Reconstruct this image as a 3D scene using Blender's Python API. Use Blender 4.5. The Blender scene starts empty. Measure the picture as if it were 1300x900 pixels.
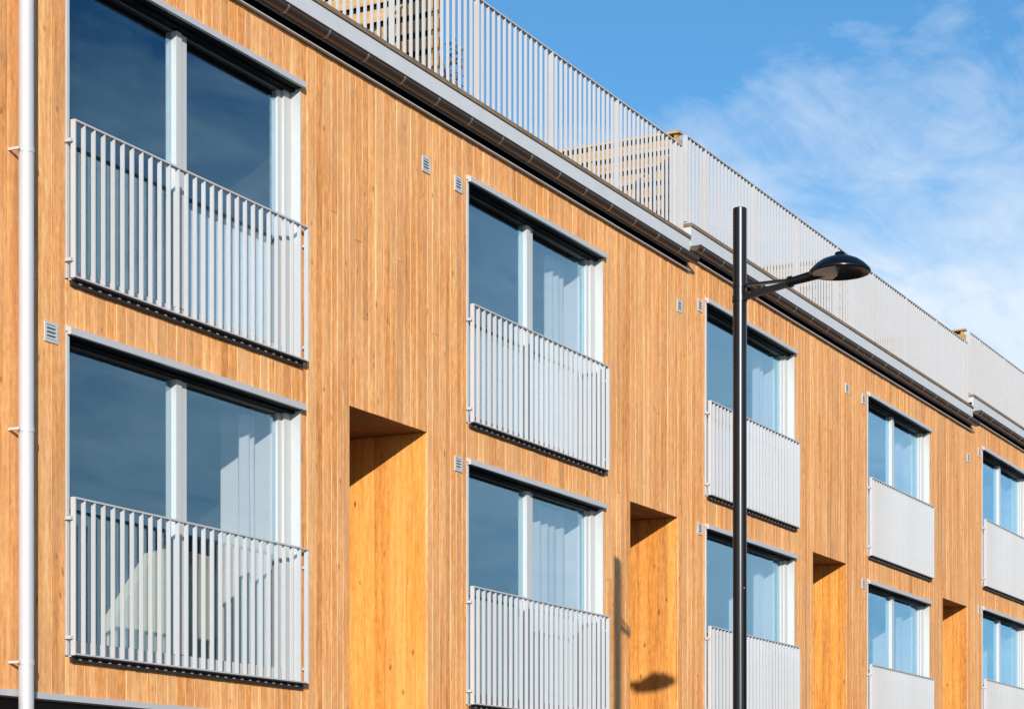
import bpy, math, random
from mathutils import Vector, Matrix
R = random.Random(7)
sc = bpy.context.scene
COL = sc.collection

# ------------------------------------------------------------------ camera
CAM_Z = 1.6
FACADE = 10.6                      # metres from the camera to the cladding plane (y = 0)
A = math.radians(27.5)
cam_data = bpy.data.cameras.new('camera')
cam = bpy.data.objects.new('camera', cam_data); COL.objects.link(cam)
cam.location = (0, -FACADE, CAM_Z)
cam.rotation_euler = (math.radians(90), 0, A - math.radians(90))
cam_data.sensor_width = 36
cam_data.lens = 36 * 2785 / 1300
cam_data.shift_y = (1078 - 450) / 1300
cam_data.clip_end = 5000
sc.camera = cam

# ------------------------------------------------------------------ light
SUN = Vector((5.84, 3.816, -2.01)).normalized()
EL = math.asin(-SUN.z)
AZ = math.atan2(-SUN.x, -SUN.y)            # clockwise from +Y
sd = bpy.data.lights.new('sun', 'SUN'); sd.energy = 5.0; sd.angle = math.radians(0.5)
sd.color = (1.0, 0.94, 0.87)
so = bpy.data.objects.new('sun', sd); COL.objects.link(so)
so.rotation_euler = SUN.to_track_quat('-Z', 'Y').to_euler()
so.location = (0, -30, 30)
w = bpy.data.worlds.new('World'); sc.world = w; w.use_nodes = True
nt = w.node_tree; nt.nodes.clear()
def N(t, ty, **k):
    n = t.nodes.new(ty)
    for a, b in k.items(): setattr(n, a, b)
    return n
def mathn(t, op, a, b=None, c=None, clamp=False):
    n = N(t, 'ShaderNodeMath', operation=op, use_clamp=clamp)
    for i, v in enumerate((a, b, c)):
        if v is None: continue
        if hasattr(v, 'links'): t.links.new(v, n.inputs[i])
        else: n.inputs[i].default_value = v
    return n.outputs[0]
def ramp(t, fac, stops):
    n = N(t, 'ShaderNodeValToRGB'); cr = n.color_ramp
    while len(cr.elements) > 1: cr.elements.remove(cr.elements[-1])
    for i, (p, c) in enumerate(stops):
        e = cr.elements[0] if i == 0 else cr.elements.new(p)
        e.position = p; e.color = (*c, 1) if len(c) == 3 else c
    t.links.new(fac, n.inputs[0]); return n.outputs[0]
def mixc(t, fac, a, b, mode='MIX'):
    n = N(t, 'ShaderNodeMix', data_type='RGBA', blend_type=mode)
    for s, v in ((n.inputs[0], fac), (n.inputs[6], a), (n.inputs[7], b)):
        if hasattr(v, 'links'): t.links.new(v, s)
        elif isinstance(v, tuple): s.default_value = (*v, 1) if len(v) == 3 else v
        else: s.default_value = v
    return n.outputs[2]
sky = N(nt, 'ShaderNodeTexSky', sky_type='NISHITA', sun_disc=False)
sky.sun_elevation = EL; sky.sun_rotation = AZ; sky.air_density = 1.0; sky.dust_density = 0.3; sky.ozone_density = 2.0
tc = N(nt, 'ShaderNodeTexCoord')
sepz = N(nt, 'ShaderNodeSeparateXYZ'); nt.links.new(tc.outputs['Generated'], sepz.inputs[0])
# clouds lie on a high flat layer: direction divided by its height
zc = mathn(nt, 'MAXIMUM', sepz.outputs[2], 0.03)
cx = mathn(nt, 'DIVIDE', sepz.outputs[0], mathn(nt, 'ADD', zc, 0.12)); cy = mathn(nt, 'DIVIDE', sepz.outputs[1], mathn(nt, 'ADD', zc, 0.12))
cmb = N(nt, 'ShaderNodeCombineXYZ'); nt.links.new(cx, cmb.inputs[0]); nt.links.new(cy, cmb.inputs[1])
mp = N(nt, 'ShaderNodeMapping'); nt.links.new(cmb.outputs[0], mp.inputs[0])
mp.inputs['Location'].default_value = (7.7, 2.3, 0); mp.inputs['Rotation'].default_value = (0, 0, 0.5); mp.inputs['Scale'].default_value = (1.0, 1.7, 1)
cn = N(nt, 'ShaderNodeTexNoise'); nt.links.new(mp.outputs[0], cn.inputs['Vector'])
cn.inputs['Scale'].default_value = 0.9; cn.inputs['Detail'].default_value = 9; cn.inputs['Roughness'].default_value = 0.62; cn.inputs['Distortion'].default_value = 0.6
lift = mathn(nt, 'MULTIPLY', mathn(nt, 'SUBTRACT', 0.298, sepz.outputs[2]), 3.2)          # more cloud lower down
cn2 = N(nt, 'ShaderNodeTexNoise'); nt.links.new(mp.outputs[0], cn2.inputs['Vector'])
cn2.inputs['Scale'].default_value = 4.5; cn2.inputs['Detail'].default_value = 8; cn2.inputs['Roughness'].default_value = 0.65; cn2.inputs['Distortion'].default_value = 0.9
both = mathn(nt, 'ADD', mathn(nt, 'MULTIPLY', cn.outputs[0], 1.0), mathn(nt, 'MULTIPLY', mathn(nt, 'SUBTRACT', cn2.outputs[0], .5), .45))
cov = mathn(nt, 'ADD', both, mathn(nt, 'MINIMUM', mathn(nt, 'MAXIMUM', lift, -0.30), 0.24))
mask = ramp(nt, cov, [(0.40, (0, 0, 0)), (0.78, (1, 1, 1))])
skyc = mixc(nt, 1.0, sky.outputs[0], (.54, .99, 1.26), 'MULTIPLY')
cloud = mixc(nt, mathn(nt, 'MULTIPLY', mask, 0.85), skyc, (7.0, 7.6, 8.2))
bg = N(nt, 'ShaderNodeBackground'); nt.links.new(cloud, bg.inputs[0]); bg.inputs[1].default_value = 0.108
wo = N(nt, 'ShaderNodeOutputWorld'); nt.links.new(bg.outputs[0], wo.inputs[0])
sc.view_settings.view_transform = 'Standard'; sc.view_settings.look = 'None'
sc.view_settings.gamma = 1; sc.view_settings.exposure = 0.2

# ------------------------------------------------------------------ materials
def newmat(name):
    m = bpy.data.materials.new(name); m.use_nodes = True
    t = m.node_tree; b = t.nodes['Principled BSDF']; return m, t, b
def rgb(r, g, b):  # sRGB 0-255 -> linear
    f = lambda c: (c / 255 / 12.92) if c / 255 < .04045 else ((c / 255 + .055) / 1.055) ** 2.4
    return (f(r), f(g), f(b))
def plain(name, col, rough=.5, metal=0, var=.06, scale=8, bump=0):
    m, t, b = newmat(name)
    tcn = N(t, 'ShaderNodeTexCoord'); no = N(t, 'ShaderNodeTexNoise'); t.links.new(tcn.outputs['Object'], no.inputs['Vector'])
    no.inputs['Scale'].default_value = scale; no.inputs['Detail'].default_value = 5
    lo = tuple(c * (1 - var) for c in col); hi = tuple(min(1, c * (1 + var)) for c in col)
    t.links.new(mixc(t, no.outputs[0], lo, hi), b.inputs['Base Color'])
    t.links.new(mathn(t, 'ADD', mathn(t, 'MULTIPLY', no.outputs[0], .16), rough - .08), b.inputs['Roughness'])
    b.inputs['Metallic'].default_value = metal
    if bump:
        bp = N(t, 'ShaderNodeBump'); bp.inputs['Strength'].default_value = bump; bp.inputs['Distance'].default_value = .01
        t.links.new(no.outputs[0], bp.inputs['Height']); t.links.new(bp.outputs[0], b.inputs['Normal'])
    return m
def wood(name, dark, mid, light, axis='Z', knots=1.0, grey=(.42, .33, .25), greyness=.25, streaks=.85):
    """boards: tone (0-1) and seed are face attributes, grain runs along AXIS"""
    m, t, b = newmat(name)
    tone = N(t, 'ShaderNodeAttribute', attribute_name='tone'); seed = N(t, 'ShaderNodeAttribute', attribute_name='seed')
    tcn = N(t, 'ShaderNodeTexCoord')
    off = N(t, 'ShaderNodeVectorMath', operation='MULTIPLY_ADD'); 
    cmb = N(t, 'ShaderNodeCombineXYZ')
    for i in range(3): t.links.new(mathn(t, 'MULTIPLY', seed.outputs['Fac'], (17.3, 9.1, 41.7)[i]), cmb.inputs[i])
    add = N(t, 'ShaderNodeVectorMath', operation='ADD'); t.links.new(tcn.outputs['Object'], add.inputs[0]); t.links.new(cmb.outputs[0], add.inputs[1])
    st = {'X': (.06, 1, 1), 'Y': (1, .06, 1), 'Z': (1, 1, .06)}[axis]
    mp = N(t, 'ShaderNodeMapping'); t.links.new(add.outputs[0], mp.inputs[0]); mp.inputs['Scale'].default_value = st
    g = N(t, 'ShaderNodeTexNoise'); t.links.new(mp.outputs[0], g.inputs['Vector']); g.inputs['Scale'].default_value = 26; g.inputs['Detail'].default_value = 6; g.inputs['Roughness'].default_value = .62; g.inputs['Distortion'].default_value = .5
    g2 = N(t, 'ShaderNodeTexNoise'); t.links.new(mp.outputs[0], g2.inputs['Vector']); g2.inputs['Scale'].default_value = 5; g2.inputs['Detail'].default_value = 3
    v = mathn(t, 'ADD', mathn(t, 'MULTIPLY', tone.outputs['Fac'], .38), mathn(t, 'MULTIPLY', mathn(t, 'SUBTRACT', g.outputs[0], .5), 1.25))
    v = mathn(t, 'ADD', v, mathn(t, 'MULTIPLY', mathn(t, 'SUBTRACT', g2.outputs[0], .5), .7))
    # rain streaks and fading run on from board to board
    smp = N(t, 'ShaderNodeMapping'); t.links.new(tcn.outputs['Object'], smp.inputs[0]); smp.inputs['Scale'].default_value = (2.6, 2.6, .32)
    sn = N(t, 'ShaderNodeTexNoise'); t.links.new(smp.outputs[0], sn.inputs['Vector']); sn.inputs['Scale'].default_value = 1.6; sn.inputs['Detail'].default_value = 6; sn.inputs['Roughness'].default_value = .7
    v = mathn(t, 'ADD', v, mathn(t, 'MULTIPLY', mathn(t, 'SUBTRACT', sn.outputs[0], .5), streaks))
    # short flecks
    fmp = N(t, 'ShaderNodeMapping'); t.links.new(add.outputs[0], fmp.inputs[0]); fmp.inputs['Scale'].default_value = {'X': (.3, 1, 1), 'Y': (1, .3, 1), 'Z': (1, 1, .3)}[axis]
    fn = N(t, 'ShaderNodeTexNoise'); t.links.new(fmp.outputs[0], fn.inputs['Vector']); fn.inputs['Scale'].default_value = 38; fn.inputs['Detail'].default_value = 4; fn.inputs['Roughness'].default_value = .7
    v = mathn(t, 'ADD', v, mathn(t, 'MULTIPLY', mathn(t, 'SUBTRACT', fn.outputs[0], .5), 1.1))
    v = mathn(t, 'ADD', v, .32)
    c = ramp(t, v, [(0.05, dark), (0.5, mid), (0.95, light)])
    # weathered patches (per board and cloudy)
    wn = N(t, 'ShaderNodeTexNoise'); t.links.new(add.outputs[0], wn.inputs['Vector']); wn.inputs['Scale'].default_value = .9; wn.inputs['Detail'].default_value = 5
    wf = ramp(t, mathn(t, 'ADD', wn.outputs[0], mathn(t, 'MULTIPLY', mathn(t, 'FRACT', mathn(t, 'MULTIPLY', seed.outputs['Fac'], 7.77)), .25)), [(.5, (0, 0, 0)), (.85, (1, 1, 1))])
    c = mixc(t, mathn(t, 'MULTIPLY', wf, greyness), c, grey)
    # knots
    ks = {'X': (.45, 1, 1), 'Y': (1, .45, 1), 'Z': (1, 1, .45)}[axis]
    mk = N(t, 'ShaderNodeMapping'); t.links.new(add.outputs[0], mk.inputs[0]); mk.inputs['Scale'].default_value = ks
    dist = N(t, 'ShaderNodeTexNoise'); t.links.new(add.outputs[0], dist.inputs['Vector']); dist.inputs['Scale'].default_value = 12
    mixv = N(t, 'ShaderNodeMix', data_type='VECTOR'); mixv.inputs[0].default_value = .03
    t.links.new(mk.outputs[0], mixv.inputs[4]); t.links.new(dist.outputs['Color'], mixv.inputs[5])
    vo = N(t, 'ShaderNodeTexVoronoi'); t.links.new(mixv.outputs[1], vo.inputs['Vector']); vo.inputs['Scale'].default_value = 6.5
    kk = ramp(t, vo.outputs['Distance'], [(.03, (1, 1, 1)), (.12, (0, 0, 0))])
    c = mixc(t, mathn(t, 'MULTIPLY', kk, min(.95, .72 * knots)), c, tuple(x * .38 for x in dark))
    t.links.new(c, b.inputs['Base Color'])
    b.inputs['Roughness'].default_value = .68
    bp = N(t, 'ShaderNodeBump'); bp.inputs['Strength'].default_value = .35; bp.inputs['Distance'].default_value = .004
    t.links.new(g.outputs[0], bp.inputs['Height']); t.links.new(bp.outputs[0], b.inputs['Normal'])
    return m
M = {}
M['clad'] = wood('weathered_cladding', (.40, .155, .038), (.71, .306, .090), (.90, .52, .22), greyness=.4, grey=(.55, .35, .18))
M['reveal'] = wood('fresh_cladding', (.40, .135, .018), (.64, .258, .040), (.76, .38, .085), greyness=.06, knots=1.8, streaks=.35)
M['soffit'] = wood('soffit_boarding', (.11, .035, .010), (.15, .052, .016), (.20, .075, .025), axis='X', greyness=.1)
M['slat'] = wood('terrace_slat', (.27, .13, .030), (.45, .25, .070), (.58, .37, .14), axis='Y', greyness=.2)
M['deck'] = wood('deck_edge', (.13, .085, .05), (.20, .13, .075), (.27, .19, .12), axis='X', greyness=.3, grey=(.2, .17, .14))
M['membrane'] = plain('wind_barrier', (.012, .011, .012), .9)
M['alu'] = plain('grey_painted_aluminium', (.44, .44, .45), .42, 0, .05)
M['bar'] = plain('pale_grey_powder_coat', (.45, .452, .46), .45, 0, .05)
M['galv'] = plain('galvanised_sheet', (.52, .535, .55), .5, .0, .10, 3, .05)
M['frame'] = plain('white_window_frame', (.46, .47, .465), .40, 0, .05)
M['darkf'] = plain('shade_and_door_black', (.008, .008, .009), .6)
M['gutter'] = plain('brown_gutter', (.095, .068, .052), .34, .55, .18, 5)
M['bracket'] = plain('gutter_bracket', (.30, .26, .22), .4, .6, .1)
M['zinc'] = plain('bright_zinc_pipe', (.48, .48, .49), .42, .12, .05, 2)
M['black'] = plain('black_lamp_paint', (.004, .004, .005), .27, .0, .2, 2)
M['lens'] = plain('lamp_reflector', (.66, .60, .50), .4, .0)
M['plaster'] = plain('white_interior_paint', (.72, .73, .72), .7, 0, .03)
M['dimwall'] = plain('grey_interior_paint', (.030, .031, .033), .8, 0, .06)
M['floorw'] = plain('oak_floor', (.20, .14, .09), .5, 0, .1)
M['vent'] = plain('vent_grille', (.55, .58, .60), .45, .3, .06)
M['vent_backing'] = plain('vent_mesh', (.10, .11, .12), .7)
M['angle'] = plain('dark_brown_strip', (.022, .014, .010), .7)
M['rail_reflection'] = plain('rail_reflection_white', (.80, .81, .82), .6, 0, .04, 2)
M['head'] = plain('grey_head_rail', (.16, .15, .13), .6)
M['leaf'] = plain('dark_leaves', (.035, .06, .02), .6, 0, .5, 9)
M['pot'] = plain('dark_pot', (.05, .05, .05), .7)
M['cream'] = plain('cream_render', (.76, .73, .54), .85, 0, .06, 1.2)
M['greyr'] = plain('grey_render', (.30, .31, .33), .85, 0, .08, 1.2)
M['brick'] = plain('dark_brick', (.07, .055, .05), .85, 0, .2, 2)
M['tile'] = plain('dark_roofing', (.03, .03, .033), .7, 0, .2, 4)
M['asphalt'] = plain('asphalt', (.05, .05, .052), .85, 0, .2, 30, .3)
M['paving'] = plain('concrete_paving', (.15, .145, .14), .8, 0, .12, 6, .1)
M['kerb'] = plain('granite_kerb', (.30, .30, .31), .75, 0, .15, 30)
M['ground'] = plain('field_ground', (.14, .13, .10), .9, 0, .3, .5)
M['paint'] = plain('road_paint', (.75, .75, .73), .7, 0, .1, 5)
for k_, v_ in (('darkf', .08), ('membrane', .1), ('black', .5)): M[k_].node_tree.nodes['Principled BSDF'].inputs['Specular IOR Level'].default_value = v_
m, t, b = newmat('curtain'); M['curtain'] = m
b.inputs['Base Color'].default_value = (.86, .87, .87, 1); b.inputs['Roughness'].default_value = .9
tr = N(t, 'ShaderNodeBsdfTranslucent'); tr.inputs[0].default_value = (.75, .8, .82, 1)
ms = N(t, 'ShaderNodeMixShader'); ms.inputs[0].default_value = .4
t.links.new(b.outputs[0], ms.inputs[1]); t.links.new(tr.outputs[0], ms.inputs[2]); t.links.new(ms.outputs[0], t.nodes['Material Output'].inputs[0])
m, t, b = newmat('coated_glass'); M['glass'] = m        # double glazing, coated: stronger Fresnel than one sheet
t.nodes.remove(b)
ge = N(t, 'ShaderNodeNewGeometry'); dt = N(t, 'ShaderNodeVectorMath', operation='DOT_PRODUCT')
t.links.new(ge.outputs['Normal'], dt.inputs[0]); t.links.new(ge.outputs['Incoming'], dt.inputs[1])
sch = mathn(t, 'ADD', .04, mathn(t, 'MULTIPLY', .96, mathn(t, 'POWER', mathn(t, 'SUBTRACT', 1.0, mathn(t, 'ABSOLUTE', dt.outputs['Value'])), 5)))
gl = N(t, 'ShaderNodeBsdfGlossy'); gl.inputs['Roughness'].default_value = 0.0; gl.inputs['Color'].default_value = (.46, .78, 1, 1)
tp = N(t, 'ShaderNodeBsdfTransparent'); tp.inputs[0].default_value = (.93, .94, .94, 1)
ms = N(t, 'ShaderNodeMixShader'); t.links.new(mathn(t, 'ADD', mathn(t, 'MULTIPLY', sch, 2.1), .05, clamp=True), ms.inputs[0])
t.links.new(tp.outputs[0], ms.inputs[1]); t.links.new(gl.outputs[0], ms.inputs[2]); t.links.new(ms.outputs[0], t.nodes['Material Output'].inputs[0])
gn = N(t, 'ShaderNodeTexNoise'); gt = N(t, 'ShaderNodeTexCoord'); t.links.new(gt.outputs['Object'], gn.inputs['Vector']); gn.inputs['Scale'].default_value = .8; gn.inputs['Detail'].default_value = 1
gb = N(t, 'ShaderNodeBump'); gb.inputs['Strength'].default_value = .12; gb.inputs['Distance'].default_value = .02
t.links.new(gn.outputs[0], gb.inputs['Height']); t.links.new(gb.outputs[0], gl.inputs['Normal'])

# ------------------------------------------------------------------ mesh helpers
class MB:
    def __init__(s): s.v = []; s.f = []; s.mi = []; s.tone = []; s.seed = []; s.sm = []; s.mats = []; s.cm = 0; s.ct = .5; s.cs = 0.
    def mat(s, m):
        if m not in s.mats: s.mats.append(m)
        s.cm = s.mats.index(m); return s
    def tn(s, t=None, sd=None): s.ct = R.random() if t is None else t; s.cs = R.random() if sd is None else sd; return s
    def add(s, vs, fs, smooth=False):
        n = len(s.v); s.v += [tuple(p) for p in vs]
        for f in fs:
            s.f.append([i + n for i in f]); s.mi.append(s.cm); s.tone.append(s.ct); s.seed.append(s.cs); s.sm.append(smooth)
        return s
    def box(s, x0, x1, y0, y1, z0, z1):
        return s.add([(x0,y0,z0),(x1,y0,z0),(x1,y1,z0),(x0,y1,z0),(x0,y0,z1),(x1,y0,z1),(x1,y1,z1),(x0,y1,z1)],
                     [(0,3,2,1),(4,5,6,7),(0,1,5,4),(1,2,6,5),(2,3,7,6),(3,0,4,7)])
    def prism(s, prof, axis, a, b, smooth=False, caps=True):
        """PROF: closed list of 2-D points; extruded along AXIS from a to b"""
        put = {'X': lambda p, q: (q, p[0], p[1]), 'Y': lambda p, q: (p[0], q, p[1]), 'Z': lambda p, q: (p[0], p[1], q)}[axis]
        n = len(prof)
        s.add([put(p, a) for p in prof] + [put(p, b) for p in prof], [(i, (i+1) % n, n + (i+1) % n, n + i) for i in range(n)], smooth)
        if caps:
            s.add([put(p, a) for p in prof], [tuple(range(n))[::-1]]); s.add([put(p, b) for p in prof], [tuple(range(n))])
        return s
    def tube(s, p, q, r, r2=None, n=16, caps=True):
        p = Vector(p); q = Vector(q); d = (q - p).normalized(); r2 = r if r2 is None else r2
        u = d.orthogonal().normalized(); w_ = d.cross(u)
        ring = lambda c, rr: [c + (u * math.cos(2*math.pi*i/n) + w_ * math.sin(2*math.pi*i/n)) * rr for i in range(n)]
        a, b_ = ring(p, r), ring(q, r2)
        s.add(a + b_, [(i, (i+1) % n, n + (i+1) % n, n + i) for i in range(n)], True)
        if caps: s.add(a, [tuple(range(n))[::-1]]); s.add(b_, [tuple(range(n))])
        return s
    def bar(s, p, q, wd, hd, up=(0, 0, 1)):
        p = Vector(p); q = Vector(q); d = (q - p).normalized(); r_ = d.cross(Vector(up)).normalized(); u = r_.cross(d)
        o = [(-1,-1),(1,-1),(1,1),(-1,1)]
        vs = [c + r_ * (a * wd/2) + u * (b_ * hd/2) for c in (p, q) for a, b_ in o]
        return s.add(vs, [(0,1,2,3)[::-1],(4,5,6,7),(0,1,5,4),(1,2,6,5),(2,3,7,6),(3,0,4,7)])
    def lathe(s, prof, c, n=40):
        cx, cy, cz = c; vs = []
        for r, z in prof:
            for i in range(n): vs.append((cx + r*math.cos(2*math.pi*i/n), cy + r*math.sin(2*math.pi*i/n), cz + z))
        fs = [(k*n+i, k*n+(i+1) % n, (k+1)*n+(i+1) % n, (k+1)*n+i) for k in range(len(prof)-1) for i in range(n)]
        return s.add(vs, fs, True)
    def build(s, name, mat=None, parent=None, kind=None):
        me = bpy.data.meshes.new(name)
        me.from_pydata(s.v, [], s.f)
        for k in (s.mats or [mat]): me.materials.append(M[k])
        me.polygons.foreach_set('material_index', s.mi)
        me.polygons.foreach_set('use_smooth', s.sm)
        for nm, vals in (('tone', s.tone), ('seed', s.seed)):
            at = me.attributes.new(nm, 'FLOAT', 'FACE'); at.data.foreach_set('value', vals)
        me.update()
        o = bpy.data.objects.new(name, me); COL.objects.link(o)
        if parent: o.parent = parent
        if kind: o['kind'] = kind
        return o
def tag(o, label, cat, group=None):
    o['label'] = label; o['category'] = cat
    if group: o['group'] = group
    return o
def empty(name, loc, label, cat, group=None):
    o = bpy.data.objects.new(name, None); COL.objects.link(o); o.location = loc
    return tag(o, label, cat, group)
def link(name, me, parent, loc=(0, 0, 0)):
    o = bpy.data.objects.new(name, me); COL.objects.link(o); o.parent = parent; o.location = loc; return o

# ------------------------------------------------------------------ setting
MB().box(-1500, 1500, -1500, 1500, -1.02, -.02).build('ground', 'ground', kind='structure')
MB().box(-60, 130, -19, -5.6, -.3, -.012).build('road', 'asphalt', kind='structure')
mk = MB()
for i in range(-12, 26): mk.box(i*5, i*5 + 2.5, -12.36, -12.24, -.012, -.006)
o = mk.build('road_markings', 'paint', kind='structure')
MB().box(-60, 130, -5.6, -5.45, -.3, .115).build('kerb', 'kerb', kind='structure')
MB().box(-60, 130, -5.45, 12, -.3, .11).build('pavement', 'paving', kind='structure')
MB().box(-60, 130, -23.9, -19, -.3, .11).build('far_pavement', 'paving', kind='structure')

# ------------------------------------------------------------------ timber row houses
Z = lambda h: h + CAM_Z            # heights were measured above the camera
WALL0, WALL1 = Z(1.165), Z(7.14)   # bottom and top of the cladding
WIN = [(Z(4.30), Z(6.72)), (Z(1.465), Z(3.88))]    # opening bottom / top on both floors
NTOP = Z(4.065)
WW = 3.19
FR, GL = .10, .145                  # depth of frame face and glass behind the cladding
RY = -.06                          # railing plane
NB = 27
BSP = .119
def board_mb(x0, x1, z0, z1, y0=-.0, t_=.022, ch=.003, tone=None):
    m_ = MB(); g = .0022
    m_.tn(tone)
    prof = [(x0+g, y0+t_), (x0+g, y0+ch), (x0+g+ch, y0), (x1-g-ch, y0), (x1-g, y0+ch), (x1-g, y0+t_)]
    m_.prism(prof, 'Z', z0, z1)
    return m_
def merge(dst, src):
    n = len(dst.v); dst.v += src.v; dst.f += [[i + n for i in f] for f in src.f]
    dst.mi += src.mi; dst.tone += src.tone; dst.seed += src.seed; dst.sm += src.sm
def split_widths(a, b, choices=(.145, .12, .12, .098)):
    out = []; x = a
    while b - x > .17:
        out.append(R.choice(choices)); x += out[-1]
    if b - x > .06 or not out: out.append(b - x)
    s = (b - a) / sum(out); xs = [a]
    for w_ in out: xs.append(xs[-1] + w_ * s)
    xs[-1] = b
    return xs
_bal = {}
def baluster_mesh(h, key):
    if key not in _bal:
        hd_ = .019 if key == 'win' else .0165; o = MB().tn(.5).box(-.005, .005, -hd_, hd_, 0, h).build('baluster', 'bar'); _bal[key] = o.data; bpy.data.objects.remove(o)
    return _bal[key]

def railing(house, x0, z0, h=1.185):
    """balcony railing before a window: flat plates, upright flats 40 mm deep"""
    m_ = MB().mat('bar'); x1 = x0 + WW + .02; x0 -= .02; y0, y1 = RY - .022, RY + .022
    m_.box(x0, x1, y0, y1, z0 + h - .014, z0 + h)
    m_.box(x0 + .012, x1 - .012, y0 + .006, y1 - .006, z0, z0 + .012)
    m_.box(x0, x0 + .012, y0, y1, z0 - .002, z0 + h - .0145); m_.box(x1 - .012, x1, y0, y1, z0 - .002, z0 + h - .0145)
    o = m_.build('balcony_railing', 'bar', house)
    me = baluster_mesh(h - .0275, 'win')
    n = int(round((x1 - x0) / BSP)); sp = (x1 - x0 - .012) / n
    for i in range(1, n): link('baluster', me, o, (x0 + .006 + i*sp, RY, z0 + .0125))
    for xs in (x0, x1):
        for zz in (z0 + .13, z0 + h - .16):
            s_ = 1 if xs == x0 else -1
            MB().box(xs - .03 if s_ > 0 else xs + .002, xs - .002 if s_ > 0 else xs + .03, -.066, -.008, zz - .012, zz + .012).build('railing_bracket', 'alu', o)
    MB().box(x0 + .03, x1 - .012, RY - .012, -.006, z0 - .010, z0 - .004).box(x0 + .03, x1 - .012, -.032, -.006, z0 - .050, z0 - .0105).build('under_rail_strip', 'angle', o)  # dark brown strip between the railing foot and the wall
    k = MB()
    for i in range(1, n): k.box(x0 + i*sp - .016, x0 + i*sp + .016, -.038, -.0325, z0 - .032, z0 - .020)
    k.build('under_rail_dashes', 'alu', o, 'stuff')  # row of pale dashes along the dark strip
    return o

def window(house, x0, z0, z1, stub=True, rail_reflection=()):
    x1 = x0 + WW
    g = MB().mat('frame')
    # outer frame, centre posts of two sliding sashes
    yb = GL + .05
    g.box(x0 + .002, x0 + .09, FR, yb, z0 + .012, z1 - .012); g.box(x1 - .10, x1 - .002, FR, yb, z0 + .012, z1 - .012)
    g.box(x0 + .092, x1 - .102, FR + .02, yb, z0 + .012, z0 + .13); 
    xm = x0 + WW * .468
    hf = (x0 + .092, x1 - .102, FR + .03, yb, z1 - .042, z1 - .012)
    g.box(xm, xm + .075, FR - .005, yb + .005, z0 + .132, z1 - .044); g.box(xm + .081, xm + .165, FR + .012, yb + .003, z0 + .132, z1 - .044)
    # sash stiles next to the outer frame
    g.box(x1 - .158, x1 - .104, FR + .028, yb - .004, z0 + .132, z1 - .044)
    g.box(x0 + .094, x0 + .14, FR + .03, yb - .004, z0 + .132, z1 - .044)
    wn = g.build('window', 'frame', house)
    for a, b_, yy in ((x0 + .141, xm - .001, GL), (xm + .166, x1 - .159, GL + .008)):
        MB().box(a, b_, yy, yy + .006, z0 + .131, z1 - .043).build('pane', 'glass', wn)
        if (0 if a < xm else 1) in rail_reflection: MB().box(a + .002, b_ - .002, yy + .012, yy + .014, z0 + .132, z0 + 1.0).build('rail_reflection_panel', 'rail_reflection', wn)  # added white panel standing in for the bright reflection of the balusters
    # metal casing lining the opening, with a narrow flange proud of the boards
    j = MB().mat('frame')
    j.box(x0 - .030, x0 + .0015, -.010, FR - .001, z0 - .002, z1 + .012)
    j.build('jamb_lining', 'frame', wn)
    j = MB().mat('frame'); j.box(x1 - .0015, x1 + .012, -.004, FR - .001, z0 - .002, z1 + .012); j.build('jamb_lining', 'frame', wn)
    h_ = MB().mat('alu')
    h_.prism([(-.055, z1 - .008), (-.055, z1 + .042), (.018, z1 + .075), (.018, z1 + .018), (-.021, z1 + .018), (-.021, z1 - .008)], 'X', x0 - .034, x1 + .024)
    h_.build('lintel_flashing', 'alu', wn)
    d_ = MB().mat('darkf'); d_.box(x0 + .003, x1 - .003, -.02, FR - .004, z1 - .012, z1 + .017); d_.box(x0 + .003, x1 - .003, .05, FR - .006, z1 - .034, z1 - .013); d_.box(x0 + .092, x1 - .102, FR - .004, FR + .028, z1 - .036, z1 - .013)  # blind box and head casing, blackened to carry the shade under the flashing
    d_.build('blind_box', 'darkf', wn); MB().mat('head').box(*hf).build('head_rail', 'head', wn)
    s_ = MB().mat('alu'); s_.prism([(-.03, z0 - .012), (-.03, z0 - .002), (FR + .01, z0 + .011), (FR + .01, z0 - .012)], 'X', x0, x1)
    s_.build('window_sill', 'alu', wn)
    # the room behind the panes
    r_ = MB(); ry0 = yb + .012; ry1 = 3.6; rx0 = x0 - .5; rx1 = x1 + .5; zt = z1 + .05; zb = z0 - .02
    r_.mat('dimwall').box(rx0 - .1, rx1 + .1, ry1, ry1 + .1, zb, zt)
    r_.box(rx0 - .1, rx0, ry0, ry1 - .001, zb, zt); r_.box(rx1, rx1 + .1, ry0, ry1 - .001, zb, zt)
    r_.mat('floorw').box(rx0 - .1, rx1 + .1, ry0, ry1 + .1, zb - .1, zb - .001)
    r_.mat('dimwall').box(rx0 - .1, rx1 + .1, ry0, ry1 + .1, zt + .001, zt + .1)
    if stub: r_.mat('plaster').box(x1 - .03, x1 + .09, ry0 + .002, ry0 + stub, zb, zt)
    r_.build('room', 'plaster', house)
    return wn

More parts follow.
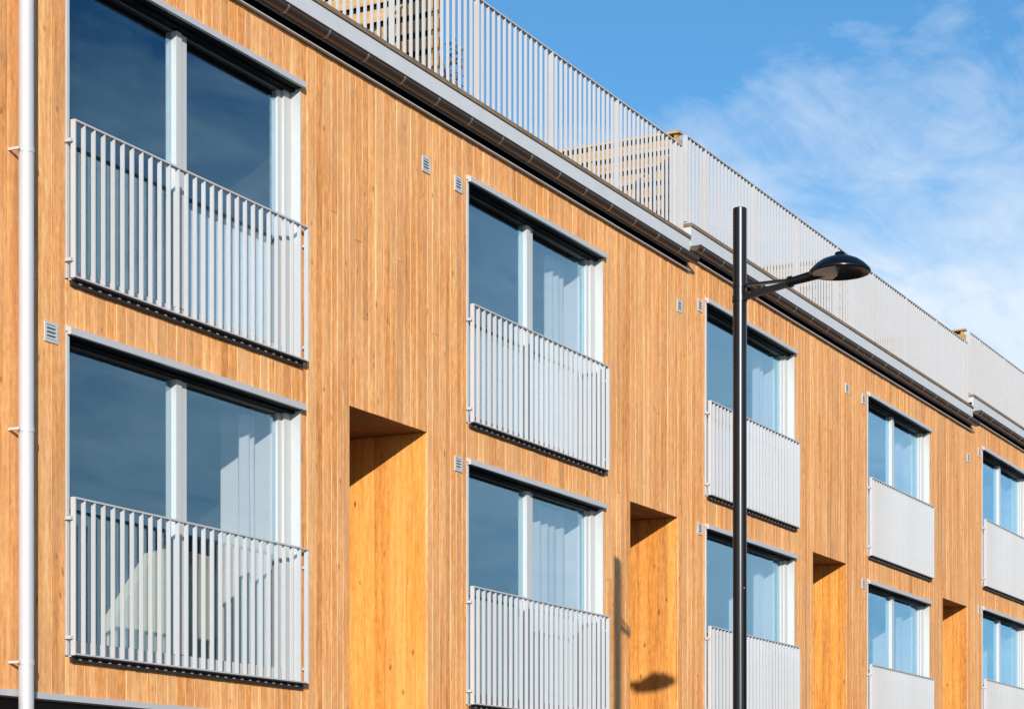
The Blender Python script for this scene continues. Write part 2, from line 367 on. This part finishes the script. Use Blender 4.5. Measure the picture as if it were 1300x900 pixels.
def curtain(x0, x1, z0, z1, y, label, folds, parent_z, thick=.032):
    """pleated curtain hanging inside a window (world coordinates)"""
    m_ = MB(); n = folds * 8; vs = []
    rows = 6
    for r_ in range(rows + 1):
        zz = z0 + (z1 - z0) * r_ / rows
        for i in range(n + 1):
            u = i / n
            vs.append((x0 + (x1 - x0) * u + .006 * math.sin(r_ * 2 + i), y + thick * (math.sin(u * folds * 2 * math.pi + .8 * math.sin(u * 5 + folds)) + .4 * math.sin(u * folds * 4.7 + 1)) * (1 - .3 * r_ / rows), zz))
    m_.add(vs, [(r_*(n+1)+i, r_*(n+1)+i+1, (r_+1)*(n+1)+i+1, (r_+1)*(n+1)+i) for r_ in range(rows) for i in range(n)], True)
    o = m_.build('curtain', 'curtain'); o.location.z = parent_z
    tag(o, label, 'curtain', 'curtains hanging inside the windows')
    return o

def make_house(X0, dz, L, wins, niches, vents, label, single_boards, left_ext=0., screens=(0, 6.36), mesh_roof=False, stubs=None, phase=.67):
    H = empty('row_house', (X0, 0, dz), label, 'row house', 'stepped timber row houses')
    xa, xb = -left_ext, L
    ops = []
    for wx in wins:
        for z0, z1 in WIN: ops.append((wx - .032, wx + WW + .014, z0 - .014, z1 + .016))
    for n0, n1 in niches: ops.append((n0 + .022, n1 - .022, -1, NTOP))
    ins = {round(n0 + .022, 4): -.0225 for n0, n1 in niches}; ins.update({round(n1 - .022, 4): .0225 for n0, n1 in niches})
    cuts = sorted({xa + .001, xb - .001} | {v for o_ in ops for v in o_[:2]})
    joined = MB().mat('clad'); sheath = MB().mat('membrane')
    for a, b_ in zip(cuts, cuts[1:]):
        blocked = sorted((z0, z1) for x0, x1, z0, z1 in ops if x0 <= a + 1e-6 and x1 >= b_ - 1e-6)
        free = []; z = WALL0
        for z0, z1 in blocked:
            if z0 > z: free.append((z, z0))
            z = max(z, z1)
        if z < WALL1: free.append((z, WALL1))
        for z0, z1 in free:
            under = z0 == NTOP
            sheath.box(a if under else a + max(0, ins.get(round(a, 4), 0)), b_ if under else b_ + min(0, ins.get(round(b_, 4), 0)), .024, .21, z0 + (.0225 if under else 0), z1 + (.25 if z1 == WALL1 else 0))
        xs = split_widths(a, b_)
        for p, q in zip(xs, xs[1:]):
            base = R.betavariate(2.2, 2.2)
            for z0, z1 in free:
                segs = [(z0, z1)]
                if z1 - z0 > 3 and R.random() < .14:
                    zz = R.uniform(z0 + .8, z1 - .8); segs = [(z0, zz - .0015), (zz + .0015, z1)]
                for s0, s1 in segs:
                    bm_ = board_mb(p, q, s0, s1, y0=R.uniform(-.003, .003), tone=min(1, max(0, base * .6 + R.random() * .4)))
                    if single_boards: bm_.mats = ['clad']; bm_.build('cladding_board', 'clad', H)
                    else: merge(joined, bm_)
    if not single_boards: joined.build('cladding_boards', 'clad', H, 'stuff')
    sheath.build('wall_sheathing', 'membrane', H)
    for wi, wx in enumerate(wins):
        for k, (z0, z1) in enumerate(WIN):
            window(H, wx, z0, z1, stub=(stubs or [(.7, .7)] * 2)[wi][k], rail_reflection=() if k else ((1,) if X0 < 13 and wi == 0 else (0, 1)))
            railing(H, wx, z0 - .0)
    # entrance niches
    for n0, n1 in niches:
        D = 1.7
        for side, xw in ((1, n1), (-1, n0)):
            ys = split_widths(.026, D, (.12, .11, .13)); st = MB()
            for p, q in zip(ys, ys[1:]):
                m_ = MB(); m_.tn(); g = .0015; ch = .003; x_in = xw - side * .022; off = R.uniform(0, .002)
                prof = [(x_in + side*.021, p+g), (x_in + side*(ch+off), p+g), (x_in + side*off, p+g+ch), (x_in + side*off, q-g-ch), (x_in + side*(ch+off), q-g), (x_in + side*.021, q-g)]
                m_.prism(prof, 'Z', .1 - dz, NTOP)
                m_.mats = ['reveal']
                if single_boards or side == 1: m_.build('niche_board', 'reveal', H)
                else: merge(st, m_)
            if st.v: st.mats = ['reveal']; st.build('niche_lining', 'reveal', H, 'stuff')
            MB().box(min(xw + side*.001, xw + side*.12), max(xw + side*.001, xw + side*.12), .23, D + .1, -dz, NTOP + .1).build('niche_wall', 'membrane', H)
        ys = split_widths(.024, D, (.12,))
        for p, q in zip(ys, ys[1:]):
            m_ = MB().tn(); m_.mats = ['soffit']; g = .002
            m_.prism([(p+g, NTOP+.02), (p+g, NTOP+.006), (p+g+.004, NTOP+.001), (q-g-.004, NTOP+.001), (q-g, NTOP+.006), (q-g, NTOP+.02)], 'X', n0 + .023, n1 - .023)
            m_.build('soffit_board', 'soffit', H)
        MB().box(n0 - .1, n1 + .1, .23, D + .1, NTOP + .022, NTOP + .1).build('niche_ceiling', 'membrane', H)
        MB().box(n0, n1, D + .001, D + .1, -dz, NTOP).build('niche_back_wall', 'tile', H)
        dr = MB().box(n0 + .2, n0 + 1.2, D - .05, D, .12 - dz, 2.25 - dz).build('entrance_door', 'darkf', H)
        MB().tube((n0 + 1.08, D - .1, 1.15 - dz), (n0 + 1.08, D - .05, 1.15 - dz), .012, n=8).tube((n0 + 1.08, D - .1, 1.15 - dz), (n0 + .96, D - .1, 1.15 - dz), .01, n=8).build('door_handle', 'alu', dr)
    # set-back ground floor and strip under the cladding
    gaps = [xa] + [v for n_ in niches for v in (n_[0] + .022, n_[1] - .022)] + [xb]
    st = MB(); gf = MB()
    for a, b_ in zip(gaps[::2], gaps[1::2]):
        st.box(a + .002, b_ - .002, -.035, -.005, WALL0 - .05, WALL0 - .003); st.box(a + .002, b_ - .002, -.0045, .21, WALL0 - .04, WALL0 - .003)
        gf.box(a + .13, b_ - .13, 1.5, 1.6, -dz, WALL0 - .1); gf.box(a + .01, b_ - .01, .212, 1.6, WALL0 - .095, WALL0 - .045)
    st.build('base_flashing', 'alu', H); gf.build('ground_floor_front', 'brick', H)
    # vents
    for vx, vz in vents:
        v_ = MB().mat('vent'); s = .075
        v_.box(vx - s, vx + s, -.010, .0, vz - s, vz - s + .02); v_.box(vx - s, vx + s, -.010, .0, vz + s - .02, vz + s)
        v_.box(vx - s, vx - s + .022, -.010, .0, vz - s + .0205, vz + s - .0205); v_.box(vx + s - .022, vx + s, -.010, .0, vz - s + .0205, vz + s - .0205)
        v_.mat('vent_backing').box(vx - s + .022, vx + s - .022, -.004, .0, vz - s + .0205, vz + s - .0205)  # grey panel behind the louvres
        vo = v_.build('air_vent', 'vent', H)
        for i in range(4):
            zz = vz - .044 + i * .0285
            MB().prism([(-.012, zz - .006), (-.0105, zz - .009), (-.0045, zz + .006), (-.0045, zz + .009)], 'X', vx - .052, vx + .052).build('louvre', 'vent', vo)
    # eaves
    e = MB().mat('alu'); e.box(xa + .01, xb - .01, -.045, -.005, WALL1 + .002, WALL1 + .008); e.box(xa + .01, xb - .01, -.048, -.045, WALL1 - .002, WALL1 + .009)
    e.build('drip_strip', 'alu', H)
    f_ = MB().mat('galv'); f_.box(xa + .02, xb - .02, -.04, -.012, Z(7.24), Z(7.53)); f_.box(xa + .02, xb - .02, -.0115, .23, Z(7.44), Z(7.528))
    f_.build('roof_fascia', 'galv', H)
    MB().mat('deck').tn().box(xa + .01, xb - .01, -.055, .10, Z(7.533), Z(7.575)).build('deck_edge_board', 'deck', H)
    gu = MB().mat('gutter'); r = .066; cy_, cz_ = -.118, Z(7.272)
    outer = [(cy_ + r*math.cos(math.pi + math.pi*i/12), cz_ + r*math.sin(math.pi + math.pi*i/12)) for i in range(13)]
    inner = [(cy_ + (r-.004)*math.cos(math.pi + math.pi*i/12), cz_ + (r-.004)*math.sin(math.pi + math.pi*i/12)) for i in range(13)][::-1]
    gx0, gx1 = xa - .04, xb - .06
    gu.prism(outer + inner, 'X', gx0, gx1, True)
    gu.tube((gx0, cy_ - r, cz_), (gx1, cy_ - r, cz_), .009, n=8)
    for gx in (gx0, gx1): gu.prism(outer, 'X', gx - .004, gx + .004)
    gut = gu.build('gutter', 'gutter', H)
    nb = int((gx1 - gx0) / .66)
    for i in range(nb + 1):
        gx = gx0 + .15 + i * .66
        if gx > gx1: break
        m_ = MB().mat('bracket')
        ring = lambda rr: [(cy_ + rr*math.cos(math.pi + math.pi*k/10), cz_ + rr*math.sin(math.pi + math.pi*k/10)) for k in range(11)]
        m_.prism(ring(r + .004) + ring(r + .0005)[::-1], 'X', gx - .011, gx + .011, True)
        m_.build('gutter_bracket', 'bracket', gut)
    # body of the house
    s_ = MB().mat('greyr')
    s_.box(xa + .01, xa + .12, .212, 9, -dz, Z(7.43)); s_.box(xb - .12, xb - .01, .212, 9, -dz, Z(7.43)); s_.box(xa + .01, xb - .01, 9.001, 9.2, -dz, Z(7.43))
    s_.build('house_shell', 'greyr', H)
    dk = MB().mat('deck'); dk.tn(.8); dk.box(xa + .01, xb - .01, .235, 9.2, Z(7.435), Z(7.53)); dk.build('terrace_deck', 'deck', H)
    # terrace railing
    y_ = .05; zb, zt = Z(7.60), Z(8.685); x0, x1 = xa + .05, xb - .08
    m_ = MB().mat('bar'); m_.box(x0, x1, y_ - .022, y_ + .022, zt - .014, zt); m_.box(x0, x1, y_ - .018, y_ + .018, zb, zb + .012)
    sp = .1197 if not single_boards else .1214; n = int((x1 - x0 - .02) / sp); off = 0
    first = phase % sp; k0 = -int((phase - first) / sp + .5)
    xs_ = [first + i * sp for i in range(int((x1 - first) / sp) + 1)]; xs_ = [v for v in xs_ if x0 + .04 < v < x1 - .04]
    bars = []
    for v in xs_:
        if int(round((v - phase) / sp)) % 14 == 0: m_.box(v - .006, v + .006, y_ - .030, y_ + .030, zb - .02, zt - .0145)
        else: bars.append(v)
    for v in (x0 + .006, x1 - .006): m_.box(v - .006, v + .006, y_ - .030, y_ + .030, zb - .02, zt - .0145)
    # short return at the far end
    m_.box(xb - .11, xb - .098, y_ + .03, y_ + .95, zt - .014, zt - .001)
    rr = m_.build('terrace_railing', 'bar', H)
    me = baluster_mesh(zt - zb - .0275, 'roof')
    jb = MB().mat('bar')
    for v in bars:
        if mesh_roof: jb.box(v - .005, v + .005, y_ - .02, y_ + .02, zb + .0125, zt - .015)
        else: link('baluster', me, rr, (v, y_, zb + .0125))
    if mesh_roof: jb.build('balusters', 'bar', rr, 'stuff')
    # privacy screens between the terraces: boards on both faces, staggered
    for sx in screens:
        p_ = MB().mat('slat')
        for yy in (.14, 1.3, 2.5, 3.75): p_.tn().box(sx - .024, sx + .024, yy, yy + .048, Z(7.545), Z(8.70))
        p_.tn().box(sx - .06, sx + .06, .10, 3.9, Z(8.705), Z(8.735))
        ps = p_.build('privacy_screen', 'slat', H)
        MB().box(sx - .006, sx + .006, .19, 3.74, Z(7.56), Z(8.69)).build('gap_shade_panel', 'membrane', ps)  # dark sheet added so the gaps between slats look shaded
        for i in range(6):
            zz = Z(7.60) + i * .184
            for e_ in (-.048, .026): MB().tn().box(sx + e_, sx + e_ + .022, .11, 3.86, zz, zz + .122).build('slat', 'slat', ps)
    return H

h1 = dict(X0=12.33, dz=0., L=12.73); h2 = dict(X0=25.06, dz=.165, L=12.69); h3 = dict(X0=37.75, dz=.385, L=12.7)
VZ = [Z(6.64), Z(3.85)]
def vents_for(wins, extra): return [(wx - .205, vz) for wx in wins for vz in VZ] + [(x, Z(6.655)) for x in extra]
w1 = (.79, 7.07); w2 = (.60, 7.01); w3 = (.73, 7.08)
H1 = make_house(12.33, 0, 12.73, w1, ((4.79, 6.27), (11.0, 12.45)), vents_for(w1, (6.21, 12.47)),
    'nearest timber row house, from the silver downpipe to the first step in the gutter', True, left_ext=1.2, phase=7.35, screens=(6.70, ), stubs=[(0, .62), (.3, .3)])
H2 = make_house(25.06, .165, 12.69, w2, ((4.54, 6.05), (10.96, 12.5)), vents_for(w2, (6.04, 12.52)),
    'middle timber row house, behind the street lamp and between the two steps of the gutter', False, screens=(.04, 6.43), stubs=[(.3, .75), (.3, .75)])
H3 = make_house(37.75, .385, 12.7, w3, ((4.7, 6.2), (11.0, 12.5)), vents_for(w3, (6.2, 12.4)),
    'farthest timber row house, beyond the second step of the gutter', False, screens=(.04, 6.4), mesh_roof=True, stubs=[(.3, .75), (.3, .75)])

# cream stair parapet standing inside the lower room nearest the downpipe
sx_ = 12.33
st_ = MB(); zf = Z(1.44)
prof = [(a_ - sx_, b_) for a_, b_ in ((15.36, zf), (15.36, Z(2.02)), (15.95, Z(2.66)), (16.25, Z(2.74)), (16.79, Z(2.72)), (16.79, zf))]
st_.prism(prof, 'Y', 1.30, 1.42); st_.build('stair_parapet', 'cream', H1)

# downpipe with brackets on the nearest house
dp = MB().mat('zinc'); px = .19; py = -.10
dp.tube((px, py, .1), (px, py, Z(7.20)), .056, n=28)
for zz in (Z(5.08), Z(3.05), Z(1.36)): dp.tube((px, py, zz - .02), (px, py, zz + .02), .0595, n=28)
pipe = dp.build('downpipe', 'zinc', H1)
for zz in (Z(5.08), Z(3.05), Z(1.36)): MB().mat('frame').box(px - .085, px - .052, py + .0, py + .02, zz - .009, zz + .009).box(px - .085, px - .070, py + .02, 0, zz - .009, zz + .009).build('pipe_bracket', 'alu', pipe)

# ------------------------------------------------------------------ curtains
cur = [  # house X0, dz, window x, floor, width, folds, offset from right edge, label
    (12.33, 0, .79, 1, .20, 2, .13, 'sheer white curtain gathered in the lower window nearest the downpipe'),
    (12.33, 0, 7.07, 0, .50, 3, .16, 'sheer curtain in the upper window of the second bay from the downpipe'),
    (12.33, 0, 7.07, 1, .85, 4, .16, 'wide sheer curtain in the lower window of the second bay from the downpipe'),
    (25.06, .165, .60, 0, .34, 2, .16, 'sheer curtain in the upper window crossed by the street lamp pole'),
    (25.06, .165, .60, 1, .30, 2, .16, 'sheer curtain in the lower window crossed by the street lamp pole'),
    (25.06, .165, 7.01, 0, .42, 2, .16, 'sheer curtain in the upper window of the last bay before the second gutter step'),
    (25.06, .165, 7.01, 1, .34, 3, .16, 'sheer curtain in the lower window of the last bay before the second gutter step'),
    (37.75, .385, .73, 0, .55, 3, .16, 'sheer curtain in the upper window at the far right end of the row'),
    (37.75, .385, .73, 1, .40, 2, .16, 'sheer curtain in the lower window at the far right end of the row'),
]
for X0, dz, wx, fl, cw, fo, off, lab in cur:
    xr = X0 + wx + WW - off
    curtain(xr - cw, xr, WIN[fl][0] + .03, WIN[fl][1] - .05, .40, lab, fo, dz)

# ------------------------------------------------------------------ potted plant on the nearest roof terrace
P = empty('potted_plant', (20.19, .62, Z(7.53)), 'small dark leafy plant behind the terrace railing beside the nearest slatted screen', 'plant')
MB().mat('pot').lathe([(.001, 0), (.10, 0), (.13, .28), (.115, .28), (.105, .26), (.001, .25)], (0, 0, 0), 20).build('pot', 'pot', P)
l_ = MB().mat('leaf')
for i in range(320):
    a_ = R.uniform(0, 6.28); rr = R.uniform(.02, .13); zz = R.uniform(.30, .95); c = Vector((math.cos(a_)*rr*(1.2 - zz*.5), math.sin(a_)*rr, zz))
    d = Vector((R.uniform(-1, 1), R.uniform(-1, 1), R.uniform(-.3, 1))).normalized() * R.uniform(.03, .06); s2 = d.orthogonal().normalized() * .016
    l_.tn(); l_.add([c, c + d*.5 + s2, c + d, c + d*.5 - s2], [(0, 1, 2, 3)])
l_.build('foliage', 'leaf', P)
s_ = MB().mat('deck')
for i in range(5): s_.tube((0, 0, .25), (R.uniform(-.15, .15), R.uniform(-.15, .15), .85), .007, .003, 6)
s_.build('stem', 'deck', P)

# ------------------------------------------------------------------ street lamp
LX, LY = 17.16, -3.816
Lm = empty('street_lamp', (LX, LY, .11), 'black street lamp with one arm and a domed head standing before the timber houses', 'street lamp')
top = Z(5.36) - .11
p_ = MB().mat('black'); r = .058
p_.tube((0, 0, 0), (0, 0, 1.0), .085, n=48).tube((0, 0, 1.0), (0, 0, 1.05), .085, r, 48).tube((0, 0, 1.05), (0, 0, 3.62), r, n=48).tube((0, 0, 3.62), (0, 0, 3.634), r + .0015, n=48).tube((0, 0, 3.634), (0, 0, top - .006), r, n=48).tube((0, 0, top - .006), (0, 0, top), r, r - .006, 48)
p_.build('pole', 'black', Lm)
for zz in (4.0,): MB().tube((-r*.7, -r*.9, 3.67), (-r*.78, -r*1.0, 3.67), .007, n=8).build('bolt', 'bracket', Lm)
HX, HY, HZ = 17.02 - LX, -4.74 - LY, Z(4.685) - .11
dirv = Vector((HX, HY, 0)).normalized(); Ln = math.hypot(HX, HY); az = HZ - .0
a_ = MB().mat('black')
neck = dirv * (Ln - .20); col_ = dirv * .48
zr = HZ + .0
a_.tube((col_.x, col_.y, zr - .012), (neck.x, neck.y, zr + .012), .034, .042, 20)
a_.tube((col_.x - dirv.x*.012, col_.y - dirv.y*.012, zr - .013), (col_.x + dirv.x*.012, col_.y + dirv.y*.012, zr - .012), .048, n=20)
sidev = Vector((-dirv.y, dirv.x, 0))
for sgn, zp, wd in ((1, zr + .026, .020), (-1, zr - .080, .040)):
    p0 = dirv * .045; a_.bar((p0.x, p0.y, zp), (col_.x, col_.y, zr + sgn * .014 - .012), .04, wd)
for f_ in (.12, .24, .36):
    c = dirv * f_; k = f_ / .48
    a_.bar((c.x, c.y, (zr - .085)*(1-k) + (zr - .03)*k), (c.x, c.y, (zr - .035)*(1-k) + (zr - .006)*k), .03, .012, up=(dirv.x, dirv.y, 0))
a_.bar((dirv.x*.045, dirv.y*.045, zr - .04), (col_.x, col_.y, zr - .012), .03, .012)
a_.tube((0, 0, zr - .11), (0, 0, zr - .06), r + .006, n=30, caps=False); a_.tube((0, 0, zr + .01), (0, 0, zr + .036), r + .005, n=30, caps=False)
a_.build('arm', 'black', Lm)
hd = MB().mat('black'); RR = .247
prof = [(RR - .012, -.012), (RR, -.010), (RR + .003, .0), (RR, .012), (RR*.93, .030), (RR*.80, .062), (RR*.62, .092), (RR*.42, .112), (RR*.22, .122), (.042, .126), (.042, .150), (.034, .158), (.001, .160)]
hd.lathe(prof, (HX, HY, HZ), 48)
hd.lathe([(RR - .014, -.012), (RR*.86, .012), (RR*.6, .045), (RR*.3, .06), (.001, .062)], (HX, HY, HZ), 48)
hd.tube((neck.x, neck.y, zr + .010), (HX - dirv.x*.13, HY - dirv.y*.13, HZ + .03), .036, .05, 20)
head = hd.build('lamp_head', 'black', Lm)
ln = MB().mat('lens')
c0 = Vector((HX, HY, HZ))
sx = Vector((.36, -.93, 0)).normalized()
# pale reflector plate inside the bowl: a wedge on the side away from the pole's sunny flank
u_ = -1
ca = math.atan2(.887, -.46)
pts = [(HX + RR*.91*math.cos(ca + math.radians(q)), HY + RR*.91*math.sin(ca + math.radians(q)), HZ - .010) for q in range(-82, 83, 11)]
low = [(p[0], p[1], p[2] + .006) for p in pts]
n_ = len(pts); mid = (HX - .46*.02, HY + .887*.02, HZ - .030)
ln.add(pts + [mid], [(i, i+1, n_) for i in range(n_-1)]); ln.add([pts[0], pts[-1], mid, (HX, HY, HZ + .03)], [(0, 2, 3), (2, 1, 3)])
ln.build('reflector', 'lens', head)

# ------------------------------------------------------------------ houses across the street (seen mirrored in the panes)
def opposite(X0, X1, H_, wall, roof, label, pitched=False):
    y1 = -24.0; y0 = -34.0
    B = empty('apartment_building', (X0, y0, 0), label, 'building', 'buildings across the street')
    W = X1 - X0; D = y1 - y0
    MB().mat(wall).box(0, W, 0, D, 0, H_).build('wall', wall, B)
    rf = MB().mat(roof)
    if pitched: rf.prism([(-.4, H_ + .002), (D + .4, H_ + .002), (D/2, H_ + 2.6)], 'X', -.3, W + .3)
    else: rf.box(-.15, W + .15, -.15, D + .15, H_ + .002, H_ + .35)
    rf.build('roof', roof, B)
    n = int(W / 3.2)
    for fl in range(int((H_ - .8) // 2.9)):
        for i in range(n):
            x = (i + .5) * W / n
            z0 = 1.0 + fl * 2.9
            fr_ = MB().mat('frame')
            for a in ((x-.65, x-.58, z0, z0+1.4), (x+.58, x+.65, z0, z0+1.4), (x-.579, x+.579, z0, z0+.07), (x-.579, x+.579, z0+1.33, z0+1.4)):
                fr_.box(a[0], a[1], D + .001, D + .05, a[2], a[3])
            f2 = fr_.build('window', 'frame', B)
            MB().box(x-.579, x+.579, D + .002, D + .02, z0+.071, z0+1.329).build('pane', 'glass', f2)
    return B
opposite(20, 37.4, 7.6, 'brick', 'tile', 'dark brick building across the street, left of the cream one', True)
opposite(38, 50, 9.3, 'cream', 'tile', 'cream rendered building across the street mirrored in the nearest panes')
opposite(51, 95, 8.6, 'greyr', 'tile', 'long grey building across the street', True)
